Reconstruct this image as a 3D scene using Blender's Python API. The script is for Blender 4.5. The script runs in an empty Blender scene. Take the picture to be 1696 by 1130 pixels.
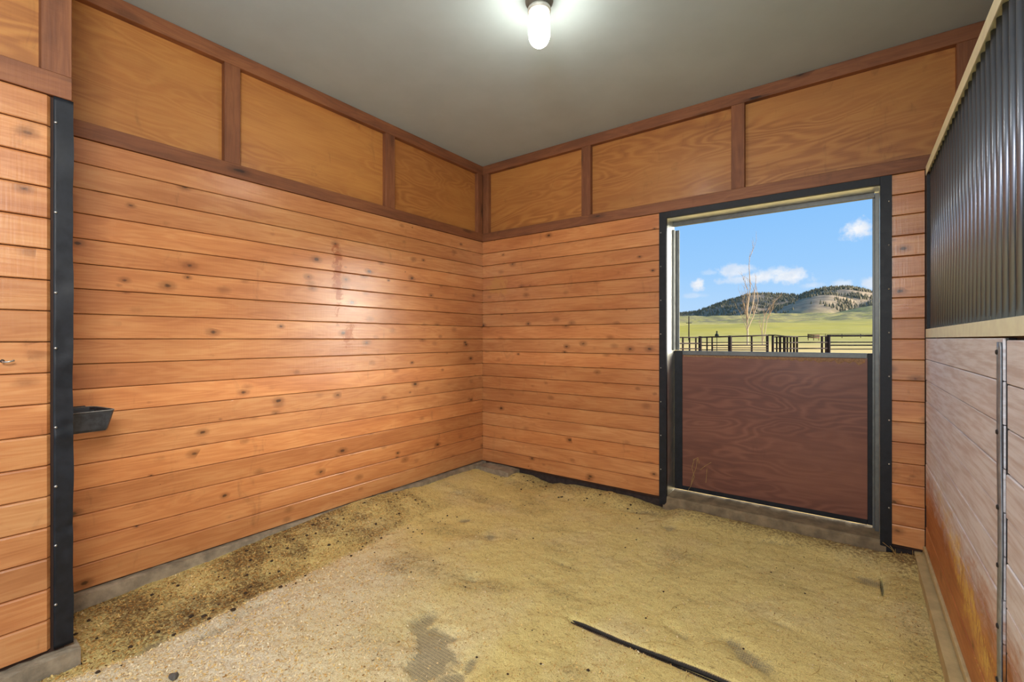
import bpy, bmesh, math, random
import numpy as np
from mathutils import Vector, Matrix

random.seed(7)
rng = np.random.default_rng(11)
S = bpy.context.scene
COL = S.collection

# ------------------------------------------------------------------ camera
PSI, FPX, CY, CZ = 0.63974, 764.28, 561.6, 1.424
LX, BY, RX = -3.216, 3.793, 0.346        # left wall face, back wall face, right wall face
CEIL = 3.278
cam = bpy.data.cameras.new('camera'); co = bpy.data.objects.new('camera', cam); COL.objects.link(co)
co.location = (0, 0, CZ); co.rotation_euler = (math.pi/2, 0, PSI)
cam.sensor_width = 36; cam.lens = 36*FPX/1696; cam.shift_y = (CY-565)/1696
cam.clip_start = 0.02; cam.clip_end = 20000
S.camera = co
S.view_settings.view_transform = 'Standard'; S.view_settings.look = 'None'
S.view_settings.exposure = 0.0; S.view_settings.gamma = 1.0
S.view_settings.use_curve_mapping = False

def lin(c):
    return tuple(((x/255)/12.92 if x/255 <= .04045 else ((x/255+.055)/1.055)**2.4) for x in c[:3])
def rgba(c): return lin(c)+(1.0,)
def raydir(u, v):
    t = (u-848)/FPX; c, s = math.cos(PSI), math.sin(PSI)
    return Vector((-s+t*c, c+t*s, (CY-v)/FPX))
def at(u, v, D):                       # world point seen at photo pixel (u, v), D metres ahead
    return Vector((0, 0, CZ))+raydir(u, v)*D
def on_z(u, v, z):
    d = raydir(u, v); k = (z-CZ)/d.z; return d.x*k, d.y*k

# ------------------------------------------------------------------ world: sky with cumulus
W = bpy.data.worlds.new('sky'); S.world = W; W.use_nodes = True
nt = W.node_tree; nt.nodes.clear()
class NB:
    def __init__(s, nt): s.nt = nt
    def n(s, t, **k):
        o = s.nt.nodes.new(t)
        for a, b in k.items(): setattr(o, a, b)
        return o
    def inp(s, sock, v):
        if hasattr(v, 'links') or isinstance(v, bpy.types.NodeSocket): s.nt.links.new(v, sock)
        else: sock.default_value = v
    def m(s, op, a, b=0.0, c=None, clamp=False):
        o = s.n('ShaderNodeMath', operation=op, use_clamp=clamp)
        s.inp(o.inputs[0], a); s.inp(o.inputs[1], b)
        if c is not None: s.inp(o.inputs[2], c)
        return o.outputs[0]
    def v(s, op, a, b=(0, 0, 0), out=0):
        o = s.n('ShaderNodeVectorMath', operation=op); s.inp(o.inputs[0], a)
        if op == 'SCALE': s.inp(o.inputs['Scale'], b)
        else: s.inp(o.inputs[1], b)
        return o.outputs['Value'] if op in ('DOT_PRODUCT', 'LENGTH', 'DISTANCE') else o.outputs[0]
    def noise(s, vec, scale, detail=4, rough=.55, dist=0.0):
        o = s.n('ShaderNodeTexNoise'); s.inp(o.inputs['Vector'], vec)
        o.inputs['Scale'].default_value = scale; o.inputs['Detail'].default_value = detail
        o.inputs['Roughness'].default_value = rough; o.inputs['Distortion'].default_value = dist
        return o.outputs['Fac']
    def ss(s, x, a, b, lo=0.0, hi=1.0):
        o = s.n('ShaderNodeMapRange', interpolation_type='SMOOTHSTEP'); s.inp(o.inputs['Value'], x)
        o.inputs['From Min'].default_value = a; o.inputs['From Max'].default_value = b
        o.inputs['To Min'].default_value = lo; o.inputs['To Max'].default_value = hi
        return o.outputs['Result']
    def mix(s, f, a, b, bt='MIX'):
        o = s.n('ShaderNodeMix', data_type='RGBA', blend_type=bt)
        s.inp(o.inputs['Factor'], f); s.inp(o.inputs['A'], a); s.inp(o.inputs['B'], b)
        return o.outputs['Result']
    def ramp(s, x, stops):
        o = s.n('ShaderNodeValToRGB'); s.inp(o.inputs[0], x)
        e = o.color_ramp.elements
        while len(e) < len(stops): e.new(.5)
        for q, (p, c) in zip(e, stops): q.position = p; q.color = c
        return o.outputs[0]
    def scale(s, vec, sc, loc=(0, 0, 0)):
        o = s.n('ShaderNodeMapping'); s.inp(o.inputs['Vector'], vec)
        o.inputs['Scale'].default_value = sc; o.inputs['Location'].default_value = loc
        return o.outputs[0]
B = NB(nt)
tc = B.n('ShaderNodeTexCoord'); dirv = tc.outputs['Generated']
sep = B.n('ShaderNodeSeparateXYZ'); nt.links.new(dirv, sep.inputs[0]); dz = sep.outputs[2]
sky = B.ramp(B.m('MULTIPLY_ADD', dz, 1.0, 0.0, clamp=True), [(0, rgba((205, 228, 250))), (.05, rgba((183, 218, 252))),
        (.14, rgba((156, 206, 254))), (.3, rgba((128, 190, 252))), (.8, rgba((84, 150, 232)))])
clouds = [(1157, 471, 11, 12, 1.0), (1218, 449, 30, 12, .75), (1262, 459, 34, 11, .9), (1307, 458, 34, 12, .95), (1240, 462, 55, 8, .6),
          (1290, 452, 20, 11, .8), (1420, 379, 19, 15, 1.0), (1443, 470, 12, 9, .8), (1397, 470, 14, 7, .6), (1205, 515, 26, 5, .6),
          (1150, 490, 18, 5, .35), (1345, 473, 14, 5, .4), (1175, 452, 15, 5, .3)]
items = []
for u, v, ru, rv, w in clouds:
    items.append((raydir(u, v).normalized(), ru/FPX*.85, rv/FPX*.85, w))
r2 = random.Random(3)
for i in range(16):
    az = r2.uniform(.1, 5.3); el = r2.uniform(.08, .4)
    items.append((Vector((math.sin(az+.1)*math.cos(el), math.cos(az+.1)*math.cos(el), math.sin(el))), r2.uniform(.03, .09), r2.uniform(.015, .04), r2.uniform(.6, 1)))
nz = B.noise(dirv, 38, 6, .62); nz2 = B.noise(dirv, 110, 4, .6)
wob = B.m('ADD', B.m('MULTIPLY', B.m('SUBTRACT', nz, .5), 2.3), B.m('MULTIPLY', B.m('SUBTRACT', nz2, .5), .9))
acc = None
for c, ra, rb, w in items:
    rt = Vector((c.y, -c.x, 0)).normalized(); up = rt.cross(c).normalized()
    dc = B.m('MAXIMUM', B.v('DOT_PRODUCT', dirv, tuple(c)), .05)
    a = B.m('DIVIDE', B.v('DOT_PRODUCT', dirv, tuple(rt/ra)), dc)
    b = B.m('DIVIDE', B.v('DOT_PRODUCT', dirv, tuple(up/rb)), dc)
    d = B.m('SQRT', B.m('ADD', B.m('MULTIPLY', a, a), B.m('MULTIPLY', b, b)))
    g = B.m('MULTIPLY', B.ss(B.m('ADD', d, wob), 1.25, .35), w)
    acc = g if acc is None else B.m('MAXIMUM', acc, g)
cl = B.ss(nz, .3, .75)
ccol = B.mix(cl, rgba((222, 232, 246)), rgba((255, 255, 255)))
skyc = B.mix(acc, sky, ccol)
bg = B.n('ShaderNodeBackground'); nt.links.new(skyc, bg.inputs[0]); bg.inputs[1].default_value = 1.0
out = B.n('ShaderNodeOutputWorld'); nt.links.new(bg.outputs[0], out.inputs[0])

# ------------------------------------------------------------------ sun (low and hazy, ahead to the right) and added fill lights
def look(o, d): o.rotation_euler = Vector(d).to_track_quat('-Z', 'Y').to_euler()
sl = bpy.data.lights.new('sun', 'SUN'); so = bpy.data.objects.new('sun', sl); COL.objects.link(so)
SAZ, SEL = math.radians(60), math.radians(6.5)
look(so, (-math.sin(SAZ)*math.cos(SEL), -math.cos(SAZ)*math.cos(SEL), -math.sin(SEL)))
sl.energy = 20.0; sl.angle = math.radians(44); sl.color = (1, .93, .80)
al = bpy.data.lights.new('added_rear_fill', 'AREA'); ao = bpy.data.objects.new('added_rear_fill', al); COL.objects.link(ao)  # fill light added behind the camera to lift the room, no known source
al.shape = 'RECTANGLE'; al.size = 2.6; al.size_y = 2.4; al.energy = 26; al.color = (1, .985, .96)
ao.location = (-.8, -1.5, 1.65); look(ao, (-.5, .85, .04))

fl_ = bpy.data.lights.new('added_camera_fill', 'AREA'); fo = bpy.data.objects.new('added_camera_fill', fl_); COL.objects.link(fo)  # second fill added beside the camera to brighten left wall and floor
fl_.shape = 'RECTANGLE'; fl_.size = .9; fl_.size_y = .7; fl_.energy = 72; fl_.color = (1, .985, .96)
fo.location = (-.15, -.3, 2.5); look(fo, (-.75, .48, -.40))

# ------------------------------------------------------------------ mesh helpers
class MB:
    def __init__(s): s.v = []; s.f = []; s.sm = []
    def add(s, vs, fs, smooth=False):
        o = len(s.v); s.v += [tuple(p) for p in vs]; s.f += [tuple(i+o for i in f) for f in fs]; s.sm += [smooth]*len(fs); return s
    def box(s, x0, x1, y0, y1, z0, z1, ch=0.0):
        if x0 > x1: x0, x1 = x1, x0
        if ch <= 0:
            vs = [(x, y, z) for x in (x0, x1) for y in (y0, y1) for z in (z0, z1)]
            return s.add(vs, [(0, 1, 3, 2), (4, 6, 7, 5), (0, 4, 5, 1), (2, 3, 7, 6), (0, 2, 6, 4), (1, 5, 7, 3)])
        bm = bmesh.new()
        bmesh.ops.create_cube(bm, size=1, matrix=Matrix.Translation(((x0+x1)/2, (y0+y1)/2, (z0+z1)/2)) @ Matrix.Diagonal((x1-x0, y1-y0, z1-z0, 1)))
        bmesh.ops.bevel(bm, geom=bm.edges[:], offset=ch, segments=1, affect='EDGES')
        bm.verts.index_update()
        s.add([v.co[:] for v in bm.verts], [[q.index for q in f.verts] for f in bm.faces]); bm.free(); return s
    def tube(s, pts, rad, n=10, cap=True, smooth=True):
        pts = [Vector(p) for p in pts]; rs = rad if isinstance(rad, (list, tuple)) else [rad]*len(pts)
        vs = []; fs = []
        for i, p in enumerate(pts):
            t = (pts[min(i+1, len(pts)-1)]-pts[max(i-1, 0)]).normalized()
            a = t.orthogonal() if abs(t.z) > .9 else t.cross(Vector((0, 0, 1)))
            if abs(t.z) > .9: a = t.cross(Vector((0, 1, 0)))
            a.normalize(); b = t.cross(a)
            for k in range(n):
                an = 2*math.pi*k/n; vs.append(p+(a*math.cos(an)+b*math.sin(an))*rs[i])
        for i in range(len(pts)-1):
            for k in range(n): fs.append((i*n+k, i*n+(k+1) % n, (i+1)*n+(k+1) % n, (i+1)*n+k))
        s.add(vs, fs, smooth)
        if cap:
            o = len(s.v)-len(vs)
            s.f += [tuple(o+k for k in range(n))[::-1], tuple(o+(len(pts)-1)*n+k for k in range(n))]; s.sm += [False, False]
        return s
    def lathe(s, prof, c=(0, 0, 0), n=28, smooth=True):
        vs = []; fs = []
        for r, z in prof:
            for k in range(n):
                an = 2*math.pi*k/n; vs.append((c[0]+r*math.cos(an), c[1]+r*math.sin(an), c[2]+z))
        for i in range(len(prof)-1):
            for k in range(n): fs.append((i*n+k, i*n+(k+1) % n, (i+1)*n+(k+1) % n, (i+1)*n+k))
        return s.add(vs, fs, smooth)
    def mesh(s, name, m):
        me = bpy.data.meshes.new(name); me.from_pydata(s.v, [], s.f)
        me.polygons.foreach_set('use_smooth', s.sm); me.update()
        if m: me.materials.append(m)
        return me
    def build(s, name, m, parent=None, loc=None, rz=0.0):
        return link(name, s.mesh(name, m), parent, loc, rz)
def link(name, me, parent=None, loc=None, rz=0.0):
    o = bpy.data.objects.new(name, me); COL.objects.link(o)
    if loc is not None: o.location = loc
    o.rotation_euler[2] = rz
    if parent: o.parent = parent
    return o
def fixn(o):
    bm = bmesh.new(); bm.from_mesh(o.data); bmesh.ops.recalc_face_normals(bm, faces=bm.faces[:]); bm.to_mesh(o.data); bm.free(); return o
def struct(o): o['kind'] = 'structure'; return o
def tag(o, label, cat, group=None, kind=None):
    o['label'] = label; o['category'] = cat
    if group: o['group'] = group
    if kind: o['kind'] = kind
    return o
def thing(name, label, cat, loc=(0, 0, 0), group=None):
    o = bpy.data.objects.new(name, None); COL.objects.link(o); o.location = loc; o.empty_display_size = .1
    return tag(o, label, cat, group)
def dup(root, loc=None, label=None):
    r = root.copy(); COL.objects.link(r)
    if loc is not None: r.location = loc
    if label: r['label'] = label
    for ch in list(root.children):
        c = ch.copy(); COL.objects.link(c); c.parent = r
        for g in ch.children:
            d = g.copy(); COL.objects.link(d); d.parent = c
    return r

# ------------------------------------------------------------------ materials
def mat(name):
    m = bpy.data.materials.new(name); m.use_nodes = True; t = m.node_tree; b = NB(t)
    return m, b, t.nodes['Principled BSDF']
def simple(name, col, rough=.6, metal=0.0, nscale=30, nvar=.15, bump=.0, bscale=60, coat=0.0, spec=.5):
    m, b, p = mat(name)
    g = b.n('ShaderNodeNewGeometry').outputs['Position']
    f = b.noise(g, nscale, 5, .6)
    c = lin(col)
    k = b.ss(f, .25, .75)
    b.inp(p.inputs['Base Color'], b.mix(k, tuple(x*(1-nvar) for x in c)+(1,), tuple(min(1, x*(1+nvar)) for x in c)+(1,)))
    b.inp(p.inputs['Roughness'], b.m('MULTIPLY_ADD', f, .25, rough-.125, clamp=True))
    p.inputs['Metallic'].default_value = metal; p.inputs['Coat Weight'].default_value = coat
    p.inputs['Specular IOR Level'].default_value = spec
    if bump:
        bn = b.n('ShaderNodeBump'); bn.inputs['Strength'].default_value = bump; bn.inputs['Distance'].default_value = .005
        b.inp(bn.inputs['Height'], b.noise(g, bscale, 4, .6)); b.inp(p.inputs['Normal'], bn.outputs[0])
    return m
def wood(name, light, mid, dark, knots=1.0, rough=.36, coat=.4, croughness=.22, contour=False, spots=None, knot_scale=(6.5, 10.5), fine=1.0, wear_sheen=None):
    """boards: local x = length, front = -y.  colour is multiplied by the object's own colour"""
    m, b, p = mat(name)
    oc = b.n('ShaderNodeTexCoord').outputs['Object']
    oi = b.n('ShaderNodeObjectInfo')
    cmb = b.n('ShaderNodeCombineXYZ')
    b.inp(cmb.inputs[0], b.m('MULTIPLY', oi.outputs['Random'], 91.7)); b.inp(cmb.inputs[1], b.m('MULTIPLY', oi.outputs['Random'], 17.3))
    b.inp(cmb.inputs[2], b.m('MULTIPLY', oi.outputs['Random'], 53.1))
    P = b.v('ADD', oc, cmb.outputs[0])
    fine_n = b.noise(b.scale(P, (2.2, 60, 60)), 1.6, 5, .6)
    blotch = b.noise(b.scale(P, (1.1, 3, 5)), 1.5, 4, .55)
    if contour:
        q = b.noise(b.scale(P, (.75, 1, 3.4)), 1.15, 2.5, .5, .35)
        rings = b.m('MULTIPLY_ADD', b.m('SINE', b.m('MULTIPLY', q, 118)), .5, .5)
        rings = b.m('POWER', rings, 1.6)
        big = b.ss(b.noise(b.scale(P, (.6, 1, 2.2)), 1.3, 2, .5), .35, .65)
        grain = b.m('ADD', b.m('MULTIPLY', b.m('SUBTRACT', 1.0, rings), b.m('MULTIPLY_ADD', big, .32, .08)), b.m('MULTIPLY', fine_n, .5))
    else:
        warp = b.noise(b.scale(P, (.9, 4, 9)), 1.6, 3, .5, .6)
        rings = b.m('MULTIPLY_ADD', b.m('SINE', b.m('MULTIPLY', warp, 46)), .5, .5)
        grain = b.m('ADD', b.m('MULTIPLY', rings, .13), b.m('ADD', b.m('MULTIPLY', fine_n, .34), b.m('MULTIPLY', blotch, .5)))
    col = b.ramp(grain, [(.18, rgba(light)), (.5, rgba(mid)), (.86, rgba(dark))])
    col = b.mix(b.ss(blotch, .35, .75, 0, .35), col, rgba(dark))
    rough_in = b.m('MULTIPLY_ADD', blotch, .22, rough-.11)
    if knots:
        wv = b.v('ADD', b.scale(P, (knot_scale[0], 0.0, knot_scale[1])), b.v('SCALE', b.n('ShaderNodeTexNoise').outputs['Color'], .0))
        vo = b.n('ShaderNodeTexVoronoi', voronoi_dimensions='3D'); vo.inputs['Scale'].default_value = 1.0; b.inp(vo.inputs['Vector'], wv)
        sp2 = b.n('ShaderNodeSeparateColor'); b.inp(sp2.inputs[0], vo.outputs['Color'])
        size = b.ss(sp2.outputs[0], .25, 1.0, .0, .16)
        d = b.m('ADD', vo.outputs['Distance'], b.m('MULTIPLY', b.m('SUBTRACT', b.noise(P, 60, 2), .5), .09))
        halo = b.m('MULTIPLY', b.ss(b.m('DIVIDE', d, b.m('ADD', size, .004)), 2.6, .9), .55*knots)
        core = b.m('MULTIPLY', b.ss(b.m('DIVIDE', d, b.m('ADD', size, .004)), 1.0, .45), .88*knots)
        kd = tuple(x*.75 for x in dark)
        col = b.mix(halo, col, rgba(kd)); col = b.mix(core, col, rgba(tuple(x*.42 for x in dark)))
    col = b.mix(1.0, col, oi.outputs['Color'], 'MULTIPLY')
    g = b.n('ShaderNodeNewGeometry').outputs['Position']
    # dark streaky grime that sits on the boards
    gr = b.noise(b.scale(g, (5, 5, 2.2)), 1.4, 5, .65, 1.2)
    col = b.mix(b.ss(gr, .58, .82, 0, .38), col, rgba((70, 42, 24)))
    for (cx, cy_, cz, rx_, rz_, scol, amt) in (spots or []):
        dv = b.v('MULTIPLY', b.v('SUBTRACT', g, (cx, cy_, cz)), (1/rx_, 1/rx_, 1/rz_))
        dd = b.m('ADD', b.v('LENGTH', dv), b.m('MULTIPLY', b.m('SUBTRACT', b.noise(b.scale(g, (14, 14, 14)), 1, 5, .7, .8), .5), 3.6))
        k = b.m('MULTIPLY', b.ss(dd, .85, .45), amt)
        col = b.mix(k, col, rgba(scol)); rough_in = b.m('ADD', rough_in, b.m('MULTIPLY', k, .3))
    if wear_sheen is not None: col, rough_in = wear_sheen(b, g, P, col, rough_in)
    b.inp(p.inputs['Base Color'], col); b.inp(p.inputs['Roughness'], rough_in)
    p.inputs['Coat Weight'].default_value = coat; p.inputs['Coat Roughness'].default_value = croughness
    bn = b.n('ShaderNodeBump'); bn.inputs['Strength'].default_value = .22*fine; bn.inputs['Distance'].default_value = .003
    saw = b.noise(b.scale(P, (70, 3, 3)), 1.5, 2, .5)
    hgt = b.m('ADD', b.m('ADD', fine_n, b.m('MULTIPLY', saw, .6)), b.m('MULTIPLY', blotch, 3.0))
    b.inp(bn.inputs['Height'], hgt); b.inp(p.inputs['Normal'], bn.outputs[0]); b.inp(p.inputs['Coat Normal'], bn.outputs[0])
    return m
pine = wood('varnished_pine', (222, 166, 110), (202, 135, 82), (162, 94, 50),
            spots=[(-3.02, 3.79, 1.98, .17, .12, (196, 140, 78), .75), (-3.216, 2.06, 1.9, .05, .33, (150, 74, 26), .75), (-3.216, 2.16, 1.45, .07, .1, (150, 74, 26), .6)])
def kick_wear_sheen(b, g, P, col, rough):
    # chewed, scuffed hay-coloured band and glancing sky sheen painted as whiter upper boards
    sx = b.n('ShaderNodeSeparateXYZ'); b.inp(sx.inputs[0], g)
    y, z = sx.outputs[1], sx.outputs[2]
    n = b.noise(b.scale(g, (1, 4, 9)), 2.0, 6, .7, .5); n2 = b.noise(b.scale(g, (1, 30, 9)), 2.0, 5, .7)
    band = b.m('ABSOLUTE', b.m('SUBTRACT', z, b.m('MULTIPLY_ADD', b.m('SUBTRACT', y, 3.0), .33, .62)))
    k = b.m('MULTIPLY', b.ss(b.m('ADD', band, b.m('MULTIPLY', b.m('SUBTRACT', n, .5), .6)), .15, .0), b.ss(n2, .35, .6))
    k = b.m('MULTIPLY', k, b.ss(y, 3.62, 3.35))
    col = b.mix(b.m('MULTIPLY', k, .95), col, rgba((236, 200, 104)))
    sky_sheen = b.ss(b.m('ADD', z, b.m('MULTIPLY', b.m('SUBTRACT', n, .5), .45)), .42, .7)
    col = b.mix(b.m('MULTIPLY', sky_sheen, .9), col, b.mix(b.ss(b.noise(b.scale(P, (2, 20, 30)), 2, 4), .35, .7), rgba((246, 246, 252)), rgba((218, 208, 208))))
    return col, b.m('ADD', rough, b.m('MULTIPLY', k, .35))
kick = wood('worn_kick_plank_sheen', (206, 140, 82), (186, 116, 62), (144, 84, 44), rough=.5, coat=.0, croughness=.3, wear_sheen=kick_wear_sheen, knots=.8)
ply = wood('stained_plywood', (190, 132, 66), (178, 116, 56), (142, 84, 40), knots=0, contour=True, rough=.5, coat=.15, fine=.7)
doorply = wood('stained_door_plywood', (132, 84, 64), (120, 72, 54), (92, 52, 42), knots=0, contour=True, rough=.5, coat=.12, fine=.7)
cedar = wood('rough_cedar_trim', (158, 104, 64), (134, 82, 50), (94, 56, 36), knots=1.0, rough=.6, coat=.0, knot_scale=(3.2, 11), fine=2.0)
darkwood = simple('dark_recess_wood', (60, 38, 26), .8)
concrete = simple('dusty_concrete', (150, 136, 114), .9, nscale=14, nvar=.35, bump=.5, bscale=45)
sillc = simple('worn_threshold_concrete', (128, 112, 86), .85, nscale=10, nvar=.4, bump=.5, bscale=40)
blackm = simple('black_painted_steel', (24, 27, 33), .5, .0, nscale=22, nvar=.4, bump=.15, bscale=18, coat=.0, spec=.35)
galv = simple('galvanised_steel', (196, 200, 196), .38, .85, nscale=26, nvar=.12)
jambm = simple('galvanised_jamb', (236, 236, 226), .36, 1.0, nscale=18, nvar=.08)
leafm = simple('grey_steel_door_frame', (104, 106, 104), .45, .55, nscale=20, nvar=.2)
boltm = simple('steel_fastener', (190, 190, 186), .35, .9)
boltd = simple('dark_bolt', (44, 44, 46), .5, .4)
barm = simple('black_pipe', (140, 146, 160), .36, .85, nscale=2, nvar=.04)
railm = simple('cream_galvanised_channel', (250, 246, 214), .4, .0, nscale=20, nvar=.08)
rubber = simple('black_rubber_tub', (50, 52, 56), .55, nscale=30, nvar=.5, bump=.3, bscale=40)
ceilm = simple('ceiling_paint', (178, 194, 198), .85, nscale=3, nvar=.04, bump=.12, bscale=90, spec=.3)
fencew = simple('dark_fence_wood', (46, 28, 20), .85, nscale=5, nvar=.3)

# rubber mat with a raised diamond pattern
matm, b_, p_ = mat('diamond_rubber_mat')
g_ = b_.n('ShaderNodeNewGeometry').outputs['Position']
sx_ = b_.n('ShaderNodeSeparateXYZ'); b_.inp(sx_.inputs[0], g_)
wa = b_.m('SINE', b_.m('MULTIPLY', b_.m('ADD', sx_.outputs[0], b_.m('MULTIPLY', sx_.outputs[1], .6)), 340)); wb = b_.m('SINE', b_.m('MULTIPLY', b_.m('SUBTRACT', sx_.outputs[0], b_.m('MULTIPLY', sx_.outputs[1], .6)), 340))
dia = b_.m('MULTIPLY', wa, wb)
dust = b_.m('MULTIPLY', b_.noise(g_, 22, 5, .7), b_.ss(b_.v('DOT_PRODUCT', b_.n('ShaderNodeNewGeometry').outputs['Normal'], (0, 0, 1)), .5, .9))
b_.inp(p_.inputs['Base Color'], b_.mix(b_.ss(b_.m('ADD', dust, b_.m('MULTIPLY', dia, -.16)), .3, .75), rgba((52, 48, 44)), rgba((170, 146, 104))))
p_.inputs['Roughness'].default_value = .85
bn_ = b_.n('ShaderNodeBump'); bn_.inputs['Strength'].default_value = .5; bn_.inputs['Distance'].default_value = .003
b_.inp(bn_.inputs['Height'], dia); b_.inp(p_.inputs['Normal'], bn_.outputs[0])

# bedding: 'dirt' and 'fresh' say what lies there (old soiled bedding / fresh pale shavings)
bedm, b_, p_ = mat('wood_shavings')
g_ = b_.n('ShaderNodeNewGeometry').outputs['Position']
def attr(b, n):
    a = b.n('ShaderNodeAttribute'); a.attribute_name = n; return a.outputs['Fac']
d_ = attr(b_, 'dirt'); f_ = attr(b_, 'fresh')
n1 = b_.noise(g_, 230, 3, .7); n2 = b_.noise(g_, 60, 5, .7, .5); n3 = b_.noise(b_.scale(g_, (3, 8, 1)), 3.2, 5, .65, .8)
base = b_.mix(f_, rgba((250, 232, 152)), rgba((250, 240, 212)))
base = b_.mix(b_.ss(n1, .46, .66, 0, .6), base, rgba((190, 150, 84)))
base = b_.mix(b_.ss(n1, .5, .32, 0, .45), base, rgba((244, 220, 166)))
base = b_.mix(b_.ss(b_.m('ADD', n2, b_.m('MULTIPLY', d_, .22)), .58, .78, 0, .7), base, rgba((128, 96, 58)))
n4 = b_.noise(b_.scale(g_, (26, 90, 1), (0, 0, 0)), 1.0, 4, .7, .6)
base = b_.mix(b_.ss(n4, .55, .70, 0, .6), base, rgba((148, 112, 64)))
base = b_.mix(b_.ss(n3, .56, .78, 0, .4), base, rgba((184, 152, 96)))
bare_ = attr(b_, 'bare')
sx_ = b_.n('ShaderNodeSeparateXYZ'); b_.inp(sx_.inputs[0], g_)
wa = b_.m('SINE', b_.m('MULTIPLY', b_.m('ADD', sx_.outputs[0], b_.m('MULTIPLY', sx_.outputs[1], .6)), 340)); wb = b_.m('SINE', b_.m('MULTIPLY', b_.m('SUBTRACT', sx_.outputs[0], b_.m('MULTIPLY', sx_.outputs[1], .6)), 340))
dia_ = b_.m('MULTIPLY', wa, wb)
base = b_.mix(b_.ss(b_.m('ADD', bare_, b_.m('MULTIPLY', b_.m('SUBTRACT', b_.m('MULTIPLY_ADD', n1, .6, b_.m('MULTIPLY', n2, .5)), .55), 2.2)), .15, 1.15, 0, .85), base, b_.mix(b_.ss(dia_, -.4, .5), rgba((184, 168, 128)), rgba((136, 128, 108))))
dd_ = b_.m('MULTIPLY', d_, b_.ss(n2, .2, .62))
base = b_.mix(b_.m('MULTIPLY', dd_, .75), base, rgba((112, 86, 56)))
b_.inp(p_.inputs['Base Color'], base); p_.inputs['Roughness'].default_value = .95; p_.inputs['Specular IOR Level'].default_value = .2
bn_ = b_.n('ShaderNodeBump'); bn_.inputs['Strength'].default_value = .8; bn_.inputs['Distance'].default_value = .006
b_.inp(bn_.inputs['Height'], b_.m('ADD', n1, b_.m('MULTIPLY', n2, 1.5))); b_.inp(p_.inputs['Normal'], bn_.outputs[0])

flakem, b_, p_ = mat('wood_flake')
fa = attr(b_, 'tone')
b_.inp(p_.inputs['Base Color'], b_.ramp(fa, [(0, rgba((110, 80, 46))), (.3, rgba((188, 142, 78))), (.65, rgba((234, 200, 126))), (1, rgba((246, 230, 192)))]))
p_.inputs['Roughness'].default_value = .9; p_.inputs['Specular IOR Level'].default_value = .2
clodm = simple('dark_dropping', (66, 50, 34), .95, nvar=.3)
strawm = simple('straw', (196, 164, 96), .8, nvar=.25)

# ------------------------------------------------------------------ setting: floor, ceiling, walls
struct(MB().box(-3.6, 6.0, -4.2, 4.05, -.12, -.025).build('floor', simple('earth_floor', (110, 90, 62), .95)))
struct(MB().box(-3.6, 6.0, -4.2, 4.05, CEIL, CEIL+.1).build('ceiling', ceilm))

PH = (2.467-.12)/18
plank_cache = {}
def plank_mesh(L, h, m, key, th=.02, ct=.006, cb=.003, ends=.0):
    k = (round(L, 3), round(h, 4), key)
    if k in plank_cache: return plank_cache[k]
    g = .0015
    prof = [(th, g), (cb, g), (0, g+cb), (0, h-g-ct), (ct*.35, h-g-ct*.3), (ct, h-g), (th, h-g)]
    e = ends; vs = []; n = len(prof)
    xs = [(-L/2, e), (-L/2+e, 0), (L/2-e, 0), (L/2, e)] if e else [(-L/2, 0), (L/2, 0)]
    for x, dy in xs:
        for (y, z) in prof: vs.append((x, min(y+dy, th), z))
    fs = []
    for i in range(len(xs)-1):
        for j in range(n): fs.append((i*n+j, (i+1)*n+j, (i+1)*n+(j+1) % n, i*n+(j+1) % n))
    fs += [tuple(range(n)), tuple((len(xs)-1)*n+j for j in range(n))[::-1]]
    me = MB().add(vs, fs).mesh('plank', m)
    bm = bmesh.new(); bm.from_mesh(me); bmesh.ops.recalc_face_normals(bm, faces=bm.faces[:]); bm.to_mesh(me); bm.free()
    plank_cache[k] = me
    return me
def plank_run(parent, L, cx, cy, rz, z0, n, h, m, key, tints=None, jit=.0015, ends=0.0, ct=.006):
    me = plank_mesh(L, h, m, key, ends=ends, ct=ct)
    nx, ny = -math.sin(rz)*-1, -math.cos(rz)      # outward = (-y local)
    for i in range(n):
        j = random.uniform(-jit, jit)
        o = link('plank', me, parent, (cx+math.sin(rz)*j, cy-math.cos(rz)*j, z0+i*h), rz)
        t = random.uniform(.84, 1.1); w = random.uniform(-.05, .05)
        o.color = (t, t*(1+w), t*(1+w*2), 1)
def board(parent, name, x0, x1, z0, z1, y0, y1, m, wall, ch=.002, label=None, tint=1.0, vertical=False):
    """a board on a wall: x along the wall, y depth behind the wall face (front at y0)"""
    L, h = x1-x0, z1-z0
    if vertical:
        o = MB().box(-h/2, h/2, y0, y1, -L/2, L/2, ch).build(name, m, parent)
        rot = Matrix.Rotation(math.pi/2, 4, 'Y')
    else:
        o = MB().box(-L/2, L/2, y0, y1, -h/2, h/2, ch).build(name, m, parent); rot = Matrix.Identity(4)
    if wall == 'back': Mx = Matrix.Translation(((x0+x1)/2, BY, (z0+z1)/2))
    elif wall == 'left': Mx = Matrix.Translation((LX, (x0+x1)/2, (z0+z1)/2)) @ Matrix.Rotation(math.pi/2, 4, 'Z')
    elif wall == 'near': Mx = Matrix.Translation((NX, (x0+x1)/2, (z0+z1)/2)) @ Matrix.Rotation(math.pi/2, 4, 'Z')
    o.matrix_local = Mx @ rot
    t = tint*random.uniform(.92, 1.06); o.color = (t, t, t, 1)
    if label: o['label'] = label
    return o
T0, T1, C0 = 2.467, 2.555, 3.187      # mid trim, ceiling trim
REC = .042

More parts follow.
